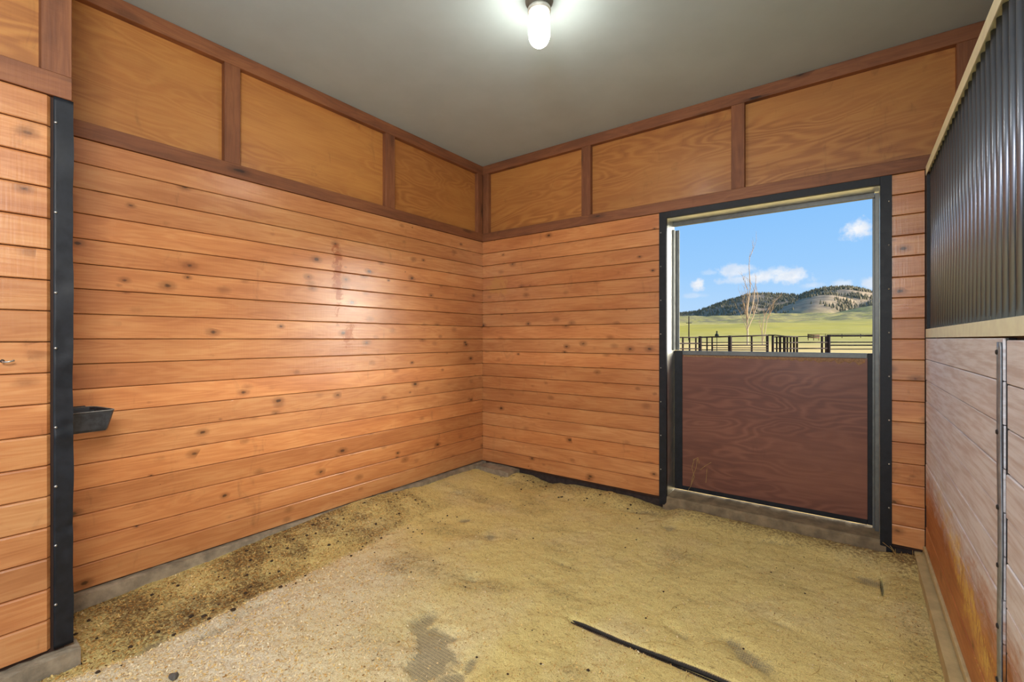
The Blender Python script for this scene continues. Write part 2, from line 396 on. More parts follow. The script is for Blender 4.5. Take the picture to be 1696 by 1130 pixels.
# --- left wall
wl = struct(MB().box(LX-.14, LX-.062, .40, BY+.2, .0, CEIL).build('wall_left', darkwood))
MB().box(LX-.062, LX-.02, .46, BY, .10, T0).build('backing', darkwood, wl)
plank_run(wl, BY-.466, LX, (.466+BY)/2, math.pi/2, .12, 18, PH, pine, 'left')
board(wl, 'mid_rail', .466, BY-.001, T0+.001, T1, -.004, .06, cedar, 'left')
board(wl, 'top_rail', .466, BY-.001, C0, CEIL-.001, -.004, .06, cedar, 'left')
for y0, y1 in ((1.262, 1.356), (2.517, 2.614), (3.715, BY-.004)):
    board(wl, 'batten', y0, y1, T1, C0, -.002, .06, cedar, 'left', vertical=True)
for y0, y1 in ((.466, 1.262), (1.356, 2.517), (2.614, 3.715)):
    board(wl, 'plywood_panel', y0, y1, T1, C0, REC, .06, ply, 'left', ch=0)
# --- back wall (goes on behind the neighbouring stall)
DX0, DX1, DT = -1.242, .127, 2.415
wb_ = MB(); wb_.box(-3.4, DX0-.06, BY+.062, BY+.2, -.02, CEIL).box(DX1+.06, 5.2, BY+.062, BY+.2, -.02, CEIL).box(DX0-.06, DX1+.06, BY+.062, BY+.2, DT+.05, CEIL)
wb = struct(wb_.build('wall_back', darkwood))
MB().box(LX, DX0-.03, BY+.02, BY+.062, .10, T0).box(DX1+.03, RX+.2, BY+.02, BY+.062, .10, T0).build('backing', darkwood, wb)
plank_run(wb, DX0-.058-LX, (LX+DX0-.058)/2, BY, 0, .12, 18, PH, pine, 'backL')
plank_run(wb, RX-.004-(DX1+.058), (RX-.004+DX1+.058)/2, BY, 0, .12, 18, PH, pine, 'backR')
plank_run(wb, 4.6, RX+.05+2.3, BY, 0, .12, 18, PH, pine, 'backN')
board(wb, 'mid_rail', LX, 5.0, T0+.001, T1, -.004, .06, cedar, 'back')
board(wb, 'top_rail', LX, 5.0, C0, CEIL-.001, -.004, .06, cedar, 'back')
bx = [(LX+.003, -3.135), (-2.025, -1.933), (-.754, -.663), (.484, .576), (1.72, 1.81)]
for x0, x1 in bx: board(wb, 'batten', x0, x1, T1, C0, -.002, .06, cedar, 'back', vertical=True)
for i in range(len(bx)-1): board(wb, 'plywood_panel', bx[i][1], bx[i+1][0], T1, C0, REC, .06, ply, 'back', ch=0, tint=.95)
# --- near left partition
NX = -2.72
NE = .465
wn = struct(MB().box(LX-.14, NX-.062, -1.6, NE-.0215, .0, CEIL).build('wall_nearleft', darkwood))
plank_run(wn, 2.0-.02, NX, NE-.055-1.0, math.pi/2, .112, 18, (2.452-.112)/18, pine, 'near', ends=.012, ct=.009)
MB().box(NX-.062, NX-.02, -1.6, NE-.0215, .09, 2.452).build('backing', darkwood, wn)
plank_run(wn, NX-.004-LX, (NX-.004+LX)/2, NE, math.pi, .112, 18, (2.452-.112)/18, pine, 'nearR')
board(wn, 'mid_rail', -1.6, NE, 2.453, 2.551, -.004, .06, cedar, 'near')
board(wn, 'top_rail', -1.6, NE, C0, CEIL-.001, -.004, .06, cedar, 'near')
board(wn, 'batten', .371, NE, 2.551, C0, -.002, .07, cedar, 'near', vertical=True)
board(wn, 'batten', -.93, -.84, 2.551, C0, -.002, .07, cedar, 'near', vertical=True)
board(wn, 'plywood_panel', -.84, .371, 2.551, C0, .055, .068, ply, 'near', ch=0)
MB().box(LX, NX-.07, NE-.02, NE, 2.452, CEIL-.001).build('plywood_panel', ply, wn)
# bent steel corner guard with dents
def guard(name, parent):
    ny, nz_ = 7, 150
    z0, z1, y0, y1 = .112, 2.449, .407, .4685
    r = random.Random(5)
    dents = [(r.uniform(.2, 1.5), r.uniform(y0, y1), r.uniform(.02, .06), r.uniform(-.006, .004)) for _ in range(16)]
    dents += [(1.05, .46, .035, -.009), (.62, .465, .03, -.008), (1.02, .43, .04, .004), (1.66, .44, .05, -.005)]
    vs = []
    for i in range(nz_+1):
        z = z0+(z1-z0)*i/nz_
        wv = .002*math.sin(z*9)+.0015*math.sin(z*23+1)
        for k in range(ny+1):
            y = y0+(y1-y0)*k/ny; x = NX+.006+wv*(k/ny)
            for (dz_, dy_, dr, da) in dents: x += da*math.exp(-((z-dz_)**2+((y-dy_)*.7)**2)/(2*(dr*.6)**2))
            vs.append((x, y+(wv*.5 if k == ny else 0), z))
        vs.append((NX-.07, y1, z))
    n = ny+2; fs = [(i*n+k, i*n+k+1, (i+1)*n+k+1, (i+1)*n+k) for i in range(nz_) for k in range(n-1)]
    o = MB().add(vs, fs, True).build(name, blackm, parent)
    md = o.modifiers.new('solid', 'SOLIDIFY'); md.thickness = .003; md.offset = -1
    o.data.set_sharp_from_angle(angle=math.radians(40))
    return o
cg = guard('corner_guard', wn); cg['label'] = 'dented black steel corner guard'
for z in (2.34, 1.96, 1.62, 1.385, 1.05, .8, .55, .3):
    MB().lathe([(0, .004), (.004, .0035), (.0055, .001), (.0055, -.004)], n=10).build('screw', boltm, cg).matrix_local = Matrix.Translation((NX+.008, .4135, z)) @ Matrix.Rotation(math.pi/2, 4, 'Y')
# concrete curbs
def curb(name, m, x0, x1, y0, y1, z0, z1, seed, nx=6, ny=60, amp=.006):
    r = np.random.default_rng(seed)
    vs = []; fs = []
    X = np.linspace(x0, x1, nx); Yv = np.linspace(y0, y1, ny)
    for j, y in enumerate(Yv):
        w = amp*math.sin(j*.9+seed)+r.normal(0, amp*.4)
        vs += [(x0+(w if i == 0 else 0)*.0, y, z0) for i in range(1)]
        for i, x in enumerate(X):
            vs.append((x+r.normal(0, amp*.25), y, z1+r.normal(0, amp*.3)-(amp if i in (0, nx-1) else 0)))
        vs.append((x1, y, z0))
    n = nx+2
    for j in range(ny-1):
        for i in range(n-1): fs.append((j*n+i, j*n+i+1, (j+1)*n+i+1, (j+1)*n+i))
    fs += [tuple(range(n)), tuple((ny-1)*n+i for i in range(n))[::-1]]
    o = struct(MB().add(vs, fs).build(name, m)); fixn(o); return o
curb('baseboard_left', concrete, LX-.06, LX+.03, NE, BY+.05, -.05, .112, 3)
curb('baseboard_nearleft', concrete, NX-.06, NX+.036, -1.6, NE+.022, -.05, .095, 4)
struct(MB().box(LX, NX-.06, NE-.06, NE+.022, -.05, .095, .006).build('baseboard_return', concrete))
cb = curb('baseboard_back', concrete, LX+.03, -2.76, 3.64, BY+.05, -.05, .104, 6, nx=10, ny=8, amp=.008)
MB().box(-2.76, DX0-.05, BY+.045, BY+.06, -.05, .12).build('footing', simple('dark_footing', (58, 48, 44), .95, nvar=.4), wb)
MB().box(DX1+.05, RX+.05, BY+.04, BY+.06, -.05, .12).build('footing', bpy.data.materials['dark_footing'], wb)
curb('baseboard_right', simple('painted_concrete_curb', (196, 174, 126), .85, nscale=9, nvar=.18, bump=.3), .294, .42, -1.6, BY+.02, -.05, .10, 8, amp=.002)

# --- right wall: kick planks below, bar grille above
wr = struct(MB().box(RX+.021, RX+.05, -1.2, BY-.03, .152, 1.428).build('wall_right', darkwood))
kh = (1.428-.152)/10
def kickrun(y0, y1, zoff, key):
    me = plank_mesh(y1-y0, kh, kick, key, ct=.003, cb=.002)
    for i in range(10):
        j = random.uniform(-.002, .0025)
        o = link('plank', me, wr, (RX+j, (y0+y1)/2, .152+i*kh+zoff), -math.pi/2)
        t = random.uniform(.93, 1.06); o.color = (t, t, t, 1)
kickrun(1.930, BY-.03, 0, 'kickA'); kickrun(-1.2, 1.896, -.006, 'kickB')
MB().box(RX+.004, RX+.02, 1.897, 1.929, .153, 1.427).build('seam_channel', blackm, wr)
MB().box(RX-.012, RX+.05, -1.2, BY-.005, .114, .150, .003).build('sill_strip', simple('painted_sill', (200, 180, 134), .7, nvar=.12), wr)
# wavy steel strap over the seam
ns = 60; vs = []
for i in range(ns+1):
    z = .155+(1.415-.155)*i/ns
    w = .006*math.sin(z*5.2+.6)+.003*math.sin(z*13)
    bow = .004+.004*abs(math.sin(z*6.5))
    vs += [(RX-.004, 1.921+w, z), (RX-.004-bow*.4, 1.944+w, z), (RX-.004, 1.966+w, z)]
fs = [(i*3+k, i*3+k+1, i*3+k+4, i*3+k+3) for i in range(ns) for k in range(2)]
st = MB().add(vs, fs, True).build('seam_strap', simple('dark_zinc_strap', (150, 156, 164), .42, .7, nvar=.2), wr)
st.modifiers.new('s', 'SOLIDIFY').thickness = .004
st['label'] = 'wavy bolted steel seam strap'
for z in (1.385, 1.15, .93, .76, .58, .42, .29):
    o = MB().lathe([(0, .008), (.006, .0075), (.009, .003), (.0095, -.003)], n=10).build('bolt', boltd, st)
    o.matrix_local = Matrix.Translation((RX-.006, 1.944+.006*math.sin(z*5.2+.6), z)) @ Matrix.Rotation(-math.pi/2, 4, 'Y')
MB().box(RX+.004, RX+.03, BY-.03, BY-.002, .12, 1.43).build('end_post', blackm, wr)
gr = thing('stall_grille', 'long grille of upright black bars in cream steel channels above the pale plank partition', 'grille', (RX, 1.2, 1.428))
def gpart(mb, name, m, label=None):
    o = mb.build(name, m, gr); o.data.transform(Matrix.Translation((-RX, -1.2, -1.428)))
    if label: o['label'] = label
    return o
GY0, GY1 = -1.2, BY-.03
def channel(z0, z1, flip, name):
    mb = MB()
    t = .003
    if flip:   # opening down
        mb.box(RX-.002, RX+.048, GY0, GY1, z1-t, z1); mb.box(RX-.002, RX-.002+t, GY0, GY1, z0, z1-t); mb.box(RX+.048-t, RX+.048, GY0, GY1, z0, z1-t)
        mb.box(RX+.001, RX+.045, GY0, GY1, z0+.022, z0+.026)
    else:
        mb.box(RX-.002, RX+.048, GY0, GY1, z0, z1)
    return gpart(mb, name, railm)
channel(2.420, 2.474, True, 'top_channel')
channel(1.432, 1.484, False, 'bottom_channel')
gpart(MB().box(RX, RX+.046, GY1-.03, GY1, 1.4845, 2.419), 'end_upright', blackm)
barme = MB().tube([(0, 0, 0), (0, 0, 2.440-1.484)], .0115, 14).mesh('bar', barm)
for k in range(-38, 26):
    y = 1.789+.0756*k
    if GY0+.03 < y < GY1-.05:
        link('bar', barme, gr, (.0235, y-1.2, 1.4845-1.428))
# --- neighbouring stall (dim) and barn shell behind the camera
struct(MB().box(4.0, 4.1, -1.6, BY, 0, CEIL).build('wall_neighbour', darkwood))
struct(MB().box(RX+.05, 4.0, -1.3, -1.2, 0, CEIL).build('wall_neighbourfront', darkwood))

# --- door frame, sill and dutch door
fr = struct(MB().box(DX0-.06, DX0, BY-.008, BY+.02, .06, T0-.001, .001).build('trim_1', blackm))
MB().box(DX1, DX1+.059, BY-.008, BY+.02, .06, T0-.001, .001).build('frame_stile', blackm, fr)
MB().box(DX0-.0005, DX1+.0005, BY-.008, BY+.02, DT, T0-.001, .001).build('frame_head', blackm, fr)
for z in np.linspace(.35, 2.3, 8):
    for x in (DX0-.045, DX1+.045):
        MB().lathe([(0, .004), (.004, .0035), (.0055, .001), (.0055, -.004)], n=8).build('screw', boltm, fr).matrix_local = Matrix.Translation((x, BY-.009, z)) @ Matrix.Rotation(math.pi/2, 4, 'X')
JD = BY+.2
MB().box(DX0-.02, DX0+.0, BY+.0205, JD, .13, DT).build('jamb', jambm, fr)
MB().box(DX1, DX1+.02, BY+.0205, JD, .13, DT).build('jamb', jambm, fr)
MB().box(DX0-.02, DX1+.02, BY+.0205, JD, DT, DT+.02).build('head_jamb', jambm, fr)
# stops just outside the leaf opening
MB().box(DX0+.0005, DX0+.018, JD-.06, JD, 1.33, DT-.07, .001).box(DX0+.018, DX0+.045, JD-.012, JD, 1.33, DT-.07, .001).build('stop_angle', leafm, fr)
MB().box(DX1-.022, DX1-.0005, JD-.055, JD, .13, DT-.012, .001).box(DX1-.034, DX1-.022, JD-.012, JD, .13, DT-.012, .001).build('stop_angle', leafm, fr)
MB().box(DX0+.0005, DX1-.023, JD-.03, JD, DT-.035, DT-.0005, .001).build('stop_head', leafm, fr)
sv = []
for i in range(41):
    x = -1.27+(DX1+.03+1.27)*i/40; r = random.uniform
    zt = .135+r(-.002, .002)
    sv += [(x, 4.03, -.05), (x, 4.03, zt), (x, 3.86, zt+r(-.002, .002)), (x, 3.80+r(-.004, .004), zt-.004), (x, 3.79+r(-.006, .006), zt-.018), (x, 3.765+r(-.008, .008), -.05)]
sf = [(i*6+k, i*6+k+1, i*6+7+k, i*6+6+k) for i in range(40) for k in range(5)]
sill = struct(fixn(MB().add(sv, sf).build('trim_2', sillc)))
d1 = struct(MB().box(-1.172, .066, JD-.004, JD+.03, .186, 1.290).build('door_1', doorply))
lz0, lz1 = .152, 1.325
ly0, ly1 = JD-.008, JD+.036
fx0, fx1 = -1.215, .104
MB().box(DX0+.002, -1.1725, ly0, ly1, lz0, lz1, .002).build('stile', blackm, d1)['label'] = 'black steel stile'
MB().box(.0665, fx1, ly0, ly1, lz0, lz1, .002).build('stile', blackm, d1)['label'] = 'black steel stile'
MB().box(-1.172, .066, ly0, ly1, 1.2905, lz1, .002).build('top_rail', leafm, d1)
MB().box(-1.172, .066, ly0, ly1, lz0, .1855, .002).build('bottom_rail', blackm, d1)
# chewed top edge of the panel
ev = []; r = random.Random(9); n = 90
for i in range(n+1):
    x = -1.16+1.215*i/n; t = i/n
    hgt = .004+.018*t*abs(math.sin(i*.37)+.5*math.sin(i*1.1))*(.5+t)+r.uniform(0, .004)
    ev += [(x, JD-.0042, 1.2885), (x, JD-.009, 1.2885-.002), (x, JD-.0065, 1.2885-.006-hgt*.7), (x, JD-.0042, 1.2885-.008-hgt)]
ef = [(i*4+k, i*4+4+k, i*4+5+k, i*4+k+1) for i in range(n) for k in range(3)]
MB().add(ev, ef).build('chewed_edge', simple('raw_chewed_wood', (150, 116, 86), .9, nscale=80, nvar=.3), d1)
for x in (-1.19, .085):
    pass

# --- ceiling light
lx, ly = -1.388, 2.115
lt = thing('ceiling_light', 'jelly-jar ceiling light with a glowing white glass globe', 'ceiling light', (lx, ly, CEIL))
MB().lathe([(0, -.0005), (.075, -.0005), (.077, -.006), (.074, -.018), (.060, -.026), (.056, -.045), (.0, -.045)]).build('mounting_base', simple('grey_cast_metal', (120, 118, 110), .5, .5), lt)
MB().lathe([(.052, -.0455), (.062, -.047), (.064, -.056), (.062, -.066), (.052, -.068), (.052, -.0455)]).build('collar', simple('pale_collar', (200, 198, 188), .5, .3), lt)
gm, b_, p_ = mat('glowing_glass'); nt_ = gm.node_tree
em = b_.n('ShaderNodeEmission'); em.inputs[0].default_value = (1, .94, .82, 1); ez_ = b_.n('ShaderNodeSeparateXYZ'); b_.inp(ez_.inputs[0], b_.n('ShaderNodeTexCoord').outputs['Object']); b_.inp(em.inputs[1], b_.ss(ez_.outputs[2], -.085, -.19, 3, 88))
nt_.links.new(em.outputs[0], nt_.nodes['Material Output'].inputs[0])
prof = [(.054, -.069), (.057, -.085), (.058, -.11), (.058, -.19)]+[(.058*math.cos(a), -.19-.066*math.sin(a)) for a in np.linspace(.15, math.pi/2, 9)]
MB().lathe(prof).build('glass_globe', gm, lt)

# --- feed tub in the alcove
ft = thing('feed_tub', 'scuffed black rubber feed tub hung behind the corner guard', 'feed tub', (-3.08, .56, .98))
def tub():
    zt, zb = 1.070, .972
    top = [(-3.20, .475), (-3.20, .615), (-3.16, .638), (-2.985, .665), (-2.965, .655), (-2.955, .475)]
    bot = [(-3.19, .48), (-3.19, .60), (-3.16, .62), (-2.995, .640), (-2.975, .630), (-2.968, .48)]
    def inset(P, d):
        cx = sum(p[0] for p in P)/len(P); cy_ = sum(p[1] for p in P)/len(P)
        return [(p[0]+(cx-p[0])*d, p[1]+(cy_-p[1])*d) for p in P]
    rings = [(bot, zb), (inset(bot, -.06), zb+.012), (top, zt-.006), (inset(top, -.02), zt), (inset(top, .05), zt), (inset(top, .09), zt-.01), (inset(bot, .1), zb+.012)]
    n = 6; vs = []; fs = []
    for P, z in rings: vs += [(x+3.08, y-.56, z-.98) for x, y in P]
    for i in range(len(rings)-1):
        for k in range(n): fs.append((i*n+k, i*n+(k+1) % n, (i+1)*n+(k+1) % n, (i+1)*n+k))
    fs += [tuple(range(n)), tuple((len(rings)-1)*n+k for k in range(n))[::-1]]
    return MB().add(vs, fs)
fixn(tub().build('tub', rubber, ft))
MB().box(-3.135+3.08, -3.125+3.08, -.075, .058, .012, .082, .003).build('divider', rubber, ft)
MB().box(-3.2135+3.08, -3.2015+3.08, -.07, .04, .05, .098, .002).build('hanger_lip', rubber, ft)

RIM = [(-3.20, .475), (-3.20, .615), (-3.16, .638), (-2.985, .665), (-2.965, .655), (-2.955, .475)]
MB().tube([(x+3.08, y-.56, .0915) for x, y in RIM], .0028, 6).build('rim', simple('worn_rubber_edge', (128, 128, 124), .7, nscale=60, nvar=.4), ft)['label'] = 'pale worn rim'

# --- small hook on the near planks
hk = thing('wall_hook', 'small bent metal hook screwed to the near planks', 'hook', (NX, .262, 1.336))
MB().tube([(.001, 0, 0), (.02, 0, -.004), (.03, .012, -.003), (.028, .03, .002)], .0035, 8).build('hook', boltm, hk)
MB().lathe([(0, .003), (.006, .002), (.007, 0)], n=10).build('screw_plate', boltd, hk).matrix_local = Matrix.Rotation(math.pi/2, 4, 'Y')

# ------------------------------------------------------------------ rubber mats and bedding
def rmat(x0, x1, y0, y1, name, label, z=0.0, bend=None):
    nx, ny = 60, 60; vs = []
    for i in range(nx+1):
        for j in range(ny+1):
            x = x0+(x1-x0)*i/nx; y = y0+(y1-y0)*j/ny
            zz = z+(bend(x, y) if bend else 0); yy = y
            vs.append((x, yy, zz))
    fs = [(i*(ny+1)+j, (i+1)*(ny+1)+j, (i+1)*(ny+1)+j+1, i*(ny+1)+j+1) for i in range(nx) for j in range(ny)]
    o = MB().add(vs, fs, True).build(name, matm)
    md = o.modifiers.new('s', 'SOLIDIFY'); md.thickness = .018; md.offset = -1
    return tag(o, label, 'rubber mat')
def lip(x, y):       # the front edge of the far mat curls up between x -1.15 and 0
    k = np.clip((x+1.18)/.1, 0, 1)*np.exp(-((y-2.05)/.055)**2)
    return k*(.006+.011*np.clip((x+1.1)/.9, 0, 1)+.004*np.sin(x*9))
rmat(LX+.05, .118, 2.05, BY-.03, 'rubber_mat', 'rubber stall mat at the door whose dark front edge curls up through the bedding', bend=lip)
rmat(LX+.05, .118, -.6, 2.042, 'rubber_mat', 'near rubber stall mat with one large bare diamond-pattern patch')
rmat(.124, .290, -.6, BY-.03, 'rubber_mat', 'narrow rubber mat strip along the right curb')

bx0, bx1, by0, by1 = LX+.02, .3, .15, BY+.03
NXg, NYg = 352, 364
gx = np.linspace(bx0, bx1, NXg); gy = np.linspace(by0, by1, NYg)
XX, YY = np.meshgrid(gx, gy, indexing='ij')
def vnoise(x, y, s, seed):
    r = np.random.default_rng(seed); g = r.random((64, 64))
    fx = x/s; fy = y/s; ix = np.floor(fx).astype(int); iy = np.floor(fy).astype(int)
    tx = fx-ix; ty = fy-iy; tx = tx*tx*(3-2*tx); ty = ty*ty*(3-2*ty)
    q = lambda a, c: g[a % 64, c % 64]
    return (q(ix, iy)*(1-tx)+q(ix+1, iy)*tx)*(1-ty)+(q(ix, iy+1)*(1-tx)+q(ix+1, iy+1)*tx)*ty-.5
def fbm(x, y, s, seed, o=4):
    t = 0; a = 1
    for i in range(o): t = t+a*vnoise(x+i*3.1, y-i*1.7, s, seed+i); s /= 2.1; a *= .55
    return t
def sst(x, a, b):
    t = np.clip((x-a)/(b-a), 0, 1); return t*t*(3-2*t)
def interp(y, pts): return np.interp(y, [p[0] for p in pts], [p[1] for p in pts])
BARE = [0]
def heights(X, Y):
    BARE[0] = X*0
    h = .020+.010*fbm(X*1.0, Y*.8, .45, 5)+.007*fbm(X, Y, .11, 21)+.004*fbm(X, Y, .035, 40, 3)
    ux = (X*.55+Y*.83); vx = (-X*.83+Y*.55)
    h = h+.005*fbm(ux*.4, vx, .10, 60, 3)
    # bedding banked against the left curb
    wl_ = interp(Y, [(.4, .01), (.7, .02), (1.3, .05), (2.0, .105), (2.3, .115), (2.6, .09), (2.9, .05), (3.4, .04), (3.8, .04)])
    k = sst(X, -2.55, -3.19); h = h*(1-.0*k)+wl_*k**1.1*.95
    # old bedding in a trough, fresh pile right of it
    line = -2.58-.09*sst(Y, .5, 2.2)+.07*fbm(Y, X*0, .3, 77)
    fresh_edge = sst(X, line-.015, line+.05)*sst(Y, 2.6, 1.7)
    h = h+.030*fresh_edge*sst(X, -1.1, -2.3)
    # against the back wall and the corner
    h = h+.022*np.exp(-((X+3.0)/.3)**2-((Y-3.35)/.25)**2)+(.045+.05*fbm(X, Y*0, .3, 55, 3))*sst(Y, 3.45, 3.75)*sst(X, -1.1, -1.7)*sst(X, -2.9, -2.6)
    h = h+.05*sst(Y, 3.5, 3.75)*sst(X, -1.25, -1.1)+.02*sst(X, .1, .28)*sst(Y, 2.4, 3.4)
    # where the mats show through
    for (u, v, ru, rv, a, dp) in [(697, 1035, .06, .12, .35, .05), (712, 1065, .075, .14, .3, .07), (722, 1100, .08, .16, .2, .07), (735, 1150, .06, .2, .15, .06), (815, 890, .05, .10, .6, .032), (783, 962, .06, .035, .3, .032), (1062, 851, .17, .05, .3, .035), (1112, 876, .05, .07, 0, .03),
                               (1440, 965, .10, .07, 0, .04), (1240, 1092, .13, .05, -.5, .045), (1130, 1055, .07, .03, -.4, .028), (756, 822, .07, .07, 0, .03), (930, 936, .12, .03, 0, .022), (1290, 905, .1, .03, .3, .02), (770, 862, .05, .05, 0, .03),
                               (250, 1075, .05, .16, .3, .03), (385, 1040, .05, .2, .2, .03), (1300, 1040, .1, .03, -.3, .025)]:
        cx, cy_ = on_z(u, v, .01); c_, s_ = math.cos(a), math.sin(a)
        qx = .35*ru*np.clip(fbm(X, Y, .09, 140, 3)*2, -1, 1); qy = .35*rv*np.clip(fbm(X, Y, .09, 150, 3)*2, -1, 1)
        dx = (X-cx)*c_+(Y-cy_)*s_+qx; dy = -(X-cx)*s_+(Y-cy_)*c_+qy
        e = np.exp(-(dx/ru)**2-(dy/rv)**2); BARE[0] = np.maximum(BARE[0], e*min(1, dp/.045)); h = np.where(h > .004, np.maximum(h-.6*dp*e, .004), h)
    # curled mat edge pushes through, hollow in front of it
    k = sst(X, -1.19, -1.12)
    h = h*(1-.8*k*np.exp(-((Y-2.05)/.05)**2)); h = h+(lip(X, Y)+k*.0035)*sst(Y, 2.050, 2.060)-k*.02*np.exp(-((Y-2.040)/.014)**2)
    # seam along x = .12
    seam = (np.abs(X-.121) < .0075) & (fbm(Y, X*0, .22, 91, 3) > -.16) & (Y > 1.6); h = np.where(seam, -.014, h)
    h = np.where(Y > 3.76, np.minimum(h, .06), h)
    return h
H = heights(XX, YY)
line = -2.60-.10*sst(YY, .5, 2.2)+.07*fbm(YY, XX*0, .3, 77)
old = sst(XX, line+.05, line-.04)*sst(YY, 3.1, 2.2)
dirt = np.clip(old*(.55+.9*fbm(XX, YY, .25, 31))+.55*sst(YY, 3.5, 3.72)*sst(XX, -2.9, -2.5)+.35*sst(XX, .12, .22)+.9*np.clip(fbm(XX*.5, YY, .22, 12)-.16, 0, 1), 0, 1)
fresh = np.clip(sst(XX+.55*YY, .1, -1.9)*sst(YY, 2.6, 1.2)*(1-old)+.35*fbm(XX, YY, .3, 14), 0, 1)
def grid_mesh(name, V, nx, ny, m, drop=None):
    me = bpy.data.meshes.new(name)
    I, J = np.meshgrid(np.arange(nx-1), np.arange(ny-1), indexing='ij'); a = (I*ny+J).ravel()
    F = np.stack([a, a+ny, a+ny+1, a+1], 1)
    if drop is not None: F = F[~drop[F].any(1)]
    me.vertices.add(len(V)); me.vertices.foreach_set('co', V.astype(np.float32).ravel())
    me.loops.add(F.size); me.loops.foreach_set('vertex_index', F.ravel().astype(np.int32))
    me.polygons.add(len(F)); me.polygons.foreach_set('loop_start', np.arange(0, F.size, 4, dtype=np.int32))
    me.polygons.foreach_set('use_smooth', np.ones(len(F), bool))
    me.update(calc_edges=True); me.validate(); me.materials.append(m); return me
def pattr(me, name, arr):
    a = me.attributes.new(name, 'FLOAT', 'POINT'); a.data.foreach_set('value', np.asarray(arr, np.float32).ravel())
me = grid_mesh('bedding', np.stack([XX, YY, H], -1).reshape(-1, 3), NXg, NYg, bedm, ((XX < NX+.034) & (YY < NE+.02)).ravel())
bare = np.clip(BARE[0]+.5*sst(H, .010, .002)+.22*fbm(XX, YY, .05, 97, 3)*(BARE[0] > .08), 0, 1); pattr(me, 'bare', bare); pattr(me, 'dirt', dirt); pattr(me, 'fresh', fresh)
bed = link('bedding', me)
tag(bed, 'thick layer of yellow wood shavings spread over the stall floor', 'bedding', kind='stuff')
def samp(A, x, y):
    i = np.clip(((x-bx0)/(bx1-bx0)*(NXg-1)), 0, NXg-1.001); j = np.clip((y-by0)/(by1-by0)*(NYg-1), 0, NYg-1.001)
    i0 = i.astype(int); j0 = j.astype(int); a = i-i0; b = j-j0
    return (A[i0, j0]*(1-a)+A[i0+1, j0]*a)*(1-b)+(A[i0, j0+1]*(1-a)+A[i0+1, j0+1]*a)*b
def quads(name, P, A, Bv, m, tone=None):
    N = len(P); V = np.stack([P-A-Bv, P+A-Bv*.7, P+A+Bv, P-A+Bv*.7], 1).reshape(-1, 3)
    me = bpy.data.meshes.new(name); me.vertices.add(4*N); me.vertices.foreach_set('co', V.astype(np.float32).ravel())
    me.loops.add(4*N); me.loops.foreach_set('vertex_index', np.arange(4*N, dtype=np.int32))
    me.polygons.add(N); me.polygons.foreach_set('loop_start', np.arange(0, 4*N, 4, dtype=np.int32))
    me.update(calc_edges=True); me.materials.append(m)
    if tone is not None: pattr(me, 'tone', np.repeat(tone, 4))
    return link(name, me)
N = 150000
fx = rng.uniform(bx0+.02, bx1-.02, N); fy = rng.uniform(.3, 3.76, N)
keep = rng.random(N) < (.25+.75*np.clip(samp(old, fx, fy)+samp(fresh, fx, fy)*.9, 0, 1))
keep &= samp(H, fx, fy) > .003
keep &= ~((fx < NX+.04) & (fy < NE+.025))
keep &= rng.random(N) > samp(bare, fx, fy)*.93
fx, fy = fx[keep], fy[keep]; N = len(fx)
an = rng.uniform(0, 6.283, N); ti = rng.normal(0, .35, N); l = rng.uniform(.0013, .0043, N)*(1+.5*(samp(old, fx, fy)+samp(fresh, fx, fy))); wd = l*rng.uniform(.25, .7, N)
A_ = np.stack([np.cos(an)*l, np.sin(an)*l, np.sin(ti)*l], 1); B_ = np.stack([-np.sin(an)*wd, np.cos(an)*wd, rng.normal(0, .3, N)*wd], 1)
P_ = np.stack([fx, fy, samp(H, fx, fy)+.0015+rng.random(N)*.002], 1)
tone = np.clip(.62+rng.normal(0, .17, N)-.42*samp(dirt, fx, fy)+.22*samp(fresh, fx, fy)-(rng.random(N) < .1)*.4, 0, 1)
fl = quads('shaving_flakes', P_, A_, B_, flakem, tone)
tag(fl, 'loose pale and brown wood flakes lying on top of the bedding', 'wood shavings', kind='stuff')
# droppings crumbs
mb = MB(); r = random.Random(21)
def clod(x, y, s):
    z = float(samp(H, np.array([x]), np.array([y]))[0])
    vs = []; n = 6
    for lat, rr in ((-.6, .7), (.1, 1.0), (.7, .6)):
        for k in range(n):
            a = 2*math.pi*k/n+r.random()*.4; q = s*rr*r.uniform(.75, 1.2); vs.append((x+q*math.cos(a), y+q*math.sin(a), z+s*.4+lat*s*.55))
    fs = [(i*n+k, i*n+(k+1) % n, i*n+n+(k+1) % n, i*n+n+k) for i in range(2) for k in range(n)]+[tuple(range(n))[::-1], tuple(2*n+k for k in range(n))]
    mb.add(vs, fs, True)
for _ in range(330):
    t = r.random()
    if t < .62: x, y = r.uniform(LX+.06, -2.45), r.uniform(.5, 2.7)
    elif t < .8: x, y = r.uniform(-2.9, -1.3), r.uniform(3.45, 3.72)
    else: x, y = r.uniform(-2.5, .25), r.uniform(1.2, 3.7)
    clod(x, y, r.choice([.003, .004, .005, .007, .010]) if t < .8 else r.choice([.003, .004, .006]))
for u, v, s in ((338, 1015, .014), (346, 1020, .010), (386, 1014, .013), (465, 977, .012), (518, 885, .013), (545, 905, .012), (508, 898, .011), (316, 1014, .012), (415, 968, .009), (741, 850, .008), (1210, 860, .010), (974, 1102, .008), (883, 887, .007), (1054, 890, .007)):
    x, y = on_z(u, v, .04); clod(x, y, s)
tag(mb.build('droppings', clodm), 'small dark dung crumbs scattered through the bedding along the walls', 'droppings', kind='stuff')
